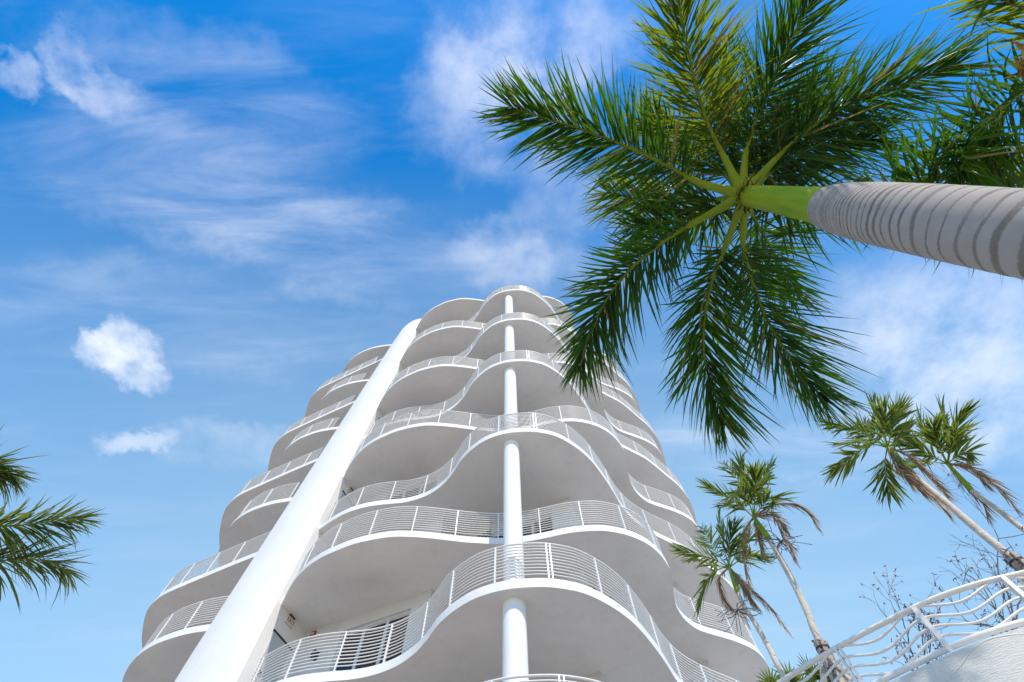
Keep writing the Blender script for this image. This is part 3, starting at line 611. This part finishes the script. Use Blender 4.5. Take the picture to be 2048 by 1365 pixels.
# --- four thin palms on the terrace
DZ = 4.1
def thin_palm(label, D, trunk_px, crown, green, dead, r, wr=.5, hangs=()):
    t = empty('thin_palm', label, 'palm tree', 'thin palms on the terrace')
    pts = [at_d(x, y, D) for x, y in trunk_px]; d = pts[-1] - pts[0]; low = pts[-1] + d * ((DZ - pts[-1][2]) / d[2])
    A = resample(catmull([crown_p := at_d(*crown, D)] + pts + [low], .05), .012)[::-1]
    h = A[:, 2]; per = .11; w = np.abs(((h / per) % 1) - .5) * 2; rr = np.interp(h, [DZ, DZ + .5, h.max() - 1.0, h.max()], [r * 1.35, r * 1.1, r * .9, r * .75]) * (1 + .05 * (w > .86))
    cut = int(len(A) * .985) if True else 0
    zsh = h.max() - .62
    mesh_obj('trunk', *tube(A[h <= zsh + .03], rr[h <= zsh + .03], 14), M_TRUNK2, t, True)
    k = h >= zsh; mesh_obj('crownshaft', *tube(A[k], np.interp(h[k], [zsh, zsh + .12, h.max()], [r * .85, r * 1.05, r * .6]), 14), M_SHAFT, t, True)
    def fr(pts, dd, **kk):
        q = [at_d(x, y, D + e) for (x, y), e in zip([crown] + pts, np.linspace(0, dd, len(pts) + 1))]; frond(t, q, **kk)
    for pts, dd in green: fr(pts, dd, n=22, Lm=.56, Wm=.046, r_base=.018, material=M_LEAF2, plume=14, droop=.08, a0=48, a1=14, twist=30, t0=.2)
    for pts, dd in dead: fr(pts, dd, n=40, Lm=.26, Wm=.018, r_base=.024, material=M_DEAD, plume=40, droop=.55, a0=26, a1=8, pet=M_DEAD, twist=60, t0=.06)
    if hangs:
        tw = MB()
        for (x, y) in hangs:
            b = at_d(x, y, D)
            for j in range(26):
                dd_ = np.array([RNG.normal(0, 1), RNG.normal(0, .5), RNG.uniform(-1, .5)]); dd_ /= np.linalg.norm(dd_); e = b + dd_ * RNG.uniform(.25, .5)
                tw.tube(catmull([b, (b + e) / 2 + RNG.normal(0, .05, 3), e], .08), .006, 4)
        tw.obj('fruit_stalk', M_TWIG, t)
    place(t, (float(low[0]), float(low[1]), DZ)); return t, A, rr
P1 = thin_palm('tallest thin palm beside the tower, braced by boards, dead frond arching sideways', 8.0, [(1548, 1095), (1590, 1172), (1618, 1232), (1642, 1290)], (1508, 1035),
    [([(1490, 985), (1465, 945), (1448, 928)], .4), ([(1500, 980), (1485, 940), (1482, 920)], -.3), ([(1522, 985), (1535, 950), (1545, 930)], .3), ([(1470, 1005), (1435, 985), (1412, 975)], -.2), ([(1478, 1012), (1460, 1010), (1438, 1012)], .8), ([(1530, 1005), (1545, 995), (1548, 1010)], -.5), ([(1495, 1000), (1478, 985), (1470, 990)], -.8), ([(1510, 990), (1512, 960), (1508, 940)], -.7)],
    [([(1545, 1010), (1590, 1010), (1618, 1028), (1635, 1055)], .1), ([(1540, 1025), (1560, 1060), (1578, 1090), (1588, 1118)], -.2), ([(1545, 1030), (1560, 1045), (1568, 1058)], .2), ([(1490, 1060), (1487, 1110), (1496, 1165)], -.1), ([(1515, 1065), (1520, 1085), (1522, 1100)], .2)], .052, hangs=[(1562, 1082)])
P2 = thin_palm('shorter thin palm standing closest against the wavy balconies', 9.2, [(1482, 1200), (1515, 1255), (1545, 1310), (1566, 1350)], (1458, 1135),
    [([(1448, 1095), (1440, 1050), (1438, 1022)], .2), ([(1425, 1118), (1390, 1108), (1358, 1100)], -.2), ([(1432, 1105), (1415, 1075), (1405, 1055)], .5), ([(1480, 1100), (1500, 1078), (1518, 1065)], .2), ([(1485, 1118), (1508, 1112), (1522, 1118)], -.4), ([(1440, 1138), (1415, 1160), (1398, 1210)], -.4), ([(1425, 1130), (1400, 1120), (1380, 1122)], .6), ([(1458, 1095), (1462, 1070), (1468, 1050)], -.5), ([(1462, 1105), (1478, 1090), (1490, 1085)], .6)],
    [([(1488, 1165), (1515, 1190), (1545, 1222), (1572, 1258)], -.2), ([(1480, 1168), (1500, 1195), (1512, 1212)], .1), ([(1470, 1150), (1485, 1170), (1500, 1200)], .3), ([(1440, 1155), (1445, 1190), (1460, 1215)], .2)], .046, hangs=[(1475, 1220)])
P3 = thin_palm('leaning thin palm with dead fronds hanging flat along its own trunk', 8.2, [(1840, 962), (1895, 1008), (1955, 1060), (2030, 1122)], (1775, 895),
    [([(1762, 860), (1750, 825), (1748, 800)], .3), ([(1785, 860), (1795, 830), (1802, 815)], -.2), ([(1735, 870), (1695, 855), (1655, 848)], -.2), ([(1745, 890), (1715, 905), (1690, 925), (1665, 942)], -.4), ([(1740, 880), (1705, 885), (1672, 888)], .5), ([(1770, 865), (1772, 840), (1765, 815)], -.6), ([(1795, 880), (1810, 865), (1815, 868)], .6), ([(1770, 925), (1772, 955), (1780, 985)], .6), ([(1752, 868), (1730, 850), (1715, 845)], .5)],
    [([(1805, 928), (1840, 970), (1870, 1000), (1897, 1028)], -.2), ([(1815, 912), (1850, 945), (1880, 975), (1892, 990)], .2), ([(1800, 935), (1825, 965), (1850, 990)], .1), ([(1790, 930), (1812, 955), (1822, 975)], -.3)], .053)
P4 = thin_palm('thin palm with one long dead frond trailing over the empty sky', 9.4, [(1948, 985), (1985, 1012), (2020, 1038), (2048, 1060)], (1895, 928),
    [([(1872, 890), (1850, 860), (1838, 832)], .3), ([(1905, 880), (1915, 845), (1932, 822)], -.2), ([(1898, 880), (1890, 840), (1882, 815)], .2), ([(1860, 910), (1830, 895), (1805, 888)], -.2), ([(1918, 910), (1935, 905), (1940, 915)], .5), ([(1860, 925), (1835, 930), (1815, 922)], .4), ([(1880, 895), (1868, 870), (1866, 850)], -.6), ([(1905, 890), (1912, 868), (1908, 860)], -.6)],
    [([(1930, 935), (1970, 955), (2005, 985), (2035, 1025)], -.2), ([(1915, 955), (1945, 985), (1965, 1005), (1974, 1034)], .1), ([(1930, 932), (1955, 950), (1965, 965)], .2)], .044)
# timber braces strapped to two of the trunks
def brace(A, rr, zs_, label, fibre):
    t = empty('palm_brace', label, 'brace', 'timber braces strapped to palms'); k = int(np.argmin(abs(A[:, 2] - zs_))); p = A[k]; r = rr[k]; base = A[0]; ax = (p - base) / np.linalg.norm(p - base)
    e1 = np.cross(ax, [0, 1., 0]); e1 /= np.linalg.norm(e1); e2 = np.cross(ax, e1)
    for j in range(5):
        a = j * 2 * np.pi / 5 + .3; n_ = math.cos(a) * e1 + math.sin(a) * e2; s_ = np.cross(ax, n_); ln = (zs_ - base[2]) * .97 if j % 2 else .7
        MB().box(p - ax * ln / 2 + n_ * (r + .022), s_ * .032, n_ * .014, ax * ln / 2).obj('board', M_WOOD, t)
    st = MB(); 
    for dz_ in (.1, .42): q = p - ax * dz_; st.tube(np.array([q - ax * .012, q + ax * .012]), r + .044, 20)
    st.obj('strap', M_DARK, t)
    for a in (.4, 2.5, 4.4):
        n_ = np.array([math.cos(a), math.sin(a), 0]); q = p - ax * .3 + n_ * (r + .05); e = np.array([p[0], p[1], DZ]) + n_ * 1.3; dd = e - q; ll = np.linalg.norm(dd); dd /= ll; s_ = np.cross(dd, [0, 0, 1.]); s_ /= np.linalg.norm(s_)
        MB().box((q + e) / 2, s_ * .019, np.cross(dd, s_) * .042, dd * ll / 2).obj('prop', M_WOOD, t)
    fb = MB()
    for j in range(70):
        a = RNG.uniform(0, 6.28); n_ = math.cos(a) * e1 + math.sin(a) * e2; q = p - ax * RNG.uniform(-.02, .5) + n_ * (r + .02); fb.add(*leaflet(q, (n_ * RNG.uniform(.1, .5) + ax * RNG.normal(0, 1) + np.cross(ax, n_) * RNG.normal(0, 1)) / 1.5, n_, RNG.uniform(.05, .16), RNG.uniform(.012, .04), .1, RNG.normal(0, .4), 2))
    fb.obj('burlap', fibre, t); place(t, (float(base[0]), float(base[1]), DZ))
brace(P1[1], P1[2], at_d(1640, 1285, 8.0)[2], 'weathered boards strapped round the tallest thin palm with dark bands', M_FIBRE)
brace(P3[1], P3[2], at_d(2022, 1113, 8.2)[2], 'frayed boards strapped round the leaning thin palm above the railing', M_TWIG)

# ------------------------------------------------------------------ bare trees and low palms behind the railing
def bare_tree(label, root, tips_px, D, seed, blooms):
    rg = np.random.default_rng(seed); t = empty('bare_tree', label, 'tree', 'bare trees behind the railing'); tw = MB(); ends = []
    base = at_d(*root, D); base[2] = DZ; fork = at_d(*root, D)
    def grow(p, d, ln, r, lev):
        n = 5; P = [p]; q = p.copy(); dd = d.copy()
        for i in range(n):
            dd = dd + rg.normal(0, .13, 3) + np.array([0, 0, .03]); dd /= np.linalg.norm(dd); q = q + dd * ln / n; P.append(q.copy())
        tw.tube(np.array(P), np.linspace(r, r * .55, n + 1), 5)
        if lev == 0: ends.append(q); return
        for i in range(2, n + 1):
            for _ in range(1 if i < n else 2):
                if rg.random() < .64:
                    c = dd + rg.normal(0, .55, 3); c /= np.linalg.norm(c); grow(P[i], c, ln * rg.uniform(.45, .68), max(r * .5, .0026), lev - 1)
    mesh_obj('trunk', *tube(catmull([base, base * .5 + fork * .5 + [.03, 0, 0], fork], .2), .026, 8), M_TWIG, t, True)
    for x, y, e in tips_px:
        tip = at_d(x, y, D + e); d = tip - fork; ln = np.linalg.norm(d); grow(fork, d / ln, ln * .66, .012, 3)
    tw.obj('branches', M_TWIG, t)
    bm = MB()
    if len(ends) > 0:
        idx = rg.choice(len(ends), min(len(ends), blooms), replace=False)
        for i in idx:
            for _ in range(4):
                d = rg.normal(0, 1, 3); d /= np.linalg.norm(d); nr = np.cross(d, [0, .3, 1]); nr /= np.linalg.norm(nr); bm.add(*leaflet(ends[i], d, nr, rg.uniform(.02, .05), .018, .1, 0, 2))
    bo = bm.obj('buds', M_BLOOM, t); bo['kind'] = 'stuff'; place(t, (float(base[0]), float(base[1]), DZ))
bare_tree('leafless grey tree behind the right end of the wavy railing', (2035, 1270), [(1895, 1045, .5), (1880, 1110, -.3), (1960, 1060, .4), (1870, 1195, .2), (1920, 1250, .1), (1990, 1130, -.5), (1985, 1215, .4), (2040, 1150, .3)], 9.0, 3, 60)
bare_tree('sparse leafless shrub with russet buds seen through the wavy railing', (1845, 1370), [(1800, 1205, .3), (1780, 1270, -.2), (1850, 1260, .3), (1890, 1240, .1), (1865, 1300, .4)], 8.6, 5, 130)
def low_palm(label, px, D, n, seed):
    rg = np.random.default_rng(seed); t = empty('low_palm', label, 'palm tree', 'low spiky palms on the terrace'); c = at_d(*px, D); base = np.array([c[0], c[1], DZ])
    mesh_obj('stem', *tube(np.array([base, (base + c) / 2, c]), [.09, .07, .06], 8), M_TRUNK2, t, True)
    for i in range(n):
        a = rg.uniform(0, 6.28); el = rg.uniform(.1, 1.3); d = np.array([math.cos(a) * math.cos(el), math.sin(a) * math.cos(el), math.sin(el)])
        hub = c + d * rg.uniform(.35, .6); up = np.cross(d, [0, 0, 1.]); up /= np.linalg.norm(up); nr = np.cross(up, d); mb = MB()
        mb.tube(np.array([c, hub]), .008, 5)
        for j in range(15):
            f = rad(-105 + 15 * j); dd = math.cos(f) * d + math.sin(f) * up; mb.add(*leaflet(hub, dd, nr, rg.uniform(.3, .42), .035, .15, 0, 3))
        mb.obj('fan_leaf', M_LEAF2, t)
    place(t, tuple(base))
low_palm('low fan palm rising behind the braced palm and railing', (1645, 1415), 10.5, 14, 4)
low_palm('low fan palm at the foot of the shorter thin palm', (1585, 1425), 11.5, 8, 9)

# ------------------------------------------------------------------ a few belongings on the balconies
def patio_chair(label, loc, rz):
    t = empty('patio_chair', label, 'chair'); c, s_ = math.cos(rz), math.sin(rz); X = np.array([c, s_, 0]); Y = np.array([-s_, c, 0]); Z = np.array([0, 0, 1.]); o = np.array(loc, float)
    for a in (-1, 1):
        for b in (-1, 1): MB().tube(np.array([o + X * a * .26 + Y * b * .25, o + X * a * .24 + Y * b * .22 + Z * (.43 if b < 0 else .9)]), .013, 8).obj('leg', M_DARK, t, True)
        MB().tube(catmull([o + X * a * .25 - Y * .25 + Z * .43, o + X * a * .27 - Y * .2 + Z * .64, o + X * a * .27 + Y * .22 + Z * .64], .05), .013, 8).obj('armrest', M_DARK, t, True)
    MB().box(o + Z * .43, X * .24, Y * .24, Z * .012).obj('seat', M_DARK, t)
    for i in range(5): MB().box(o + Y * .225 + Z * (.52 + i * .085), X * .235, Y * .006, Z * .024).obj('back_slat', M_DARK, t)
    place(t, tuple(o))
zB = LEV[2][0] + EYE + TH; zA = LEV[1][0] + EYE + TH
patio_chair('black patio chair behind the railing beside the round column', (-.95, 11.55, zB), 2.6)
patio_chair('black patio chair on the lowest lobe right of the column', (1.9, 10.35, zA), .6)
tw_ = MB()
for i in range(7):
    a = i / 6; tw_.tube(np.array([(4.98 + .10 * a, 13.95 + .14 * a, zB + .02), (4.99 + .09 * a, 13.97 + .11 * a, zB + .34 + .06 * math.sin(3 * a))]), .022, 5)
tt = tw_.obj('beach_towel', mat('pale_teal_cloth', (.55, .70, .72), .9, .08, 12)); tag(tt, 'pale teal towel bunched against the railing near the shorter thin palm', 'towel')
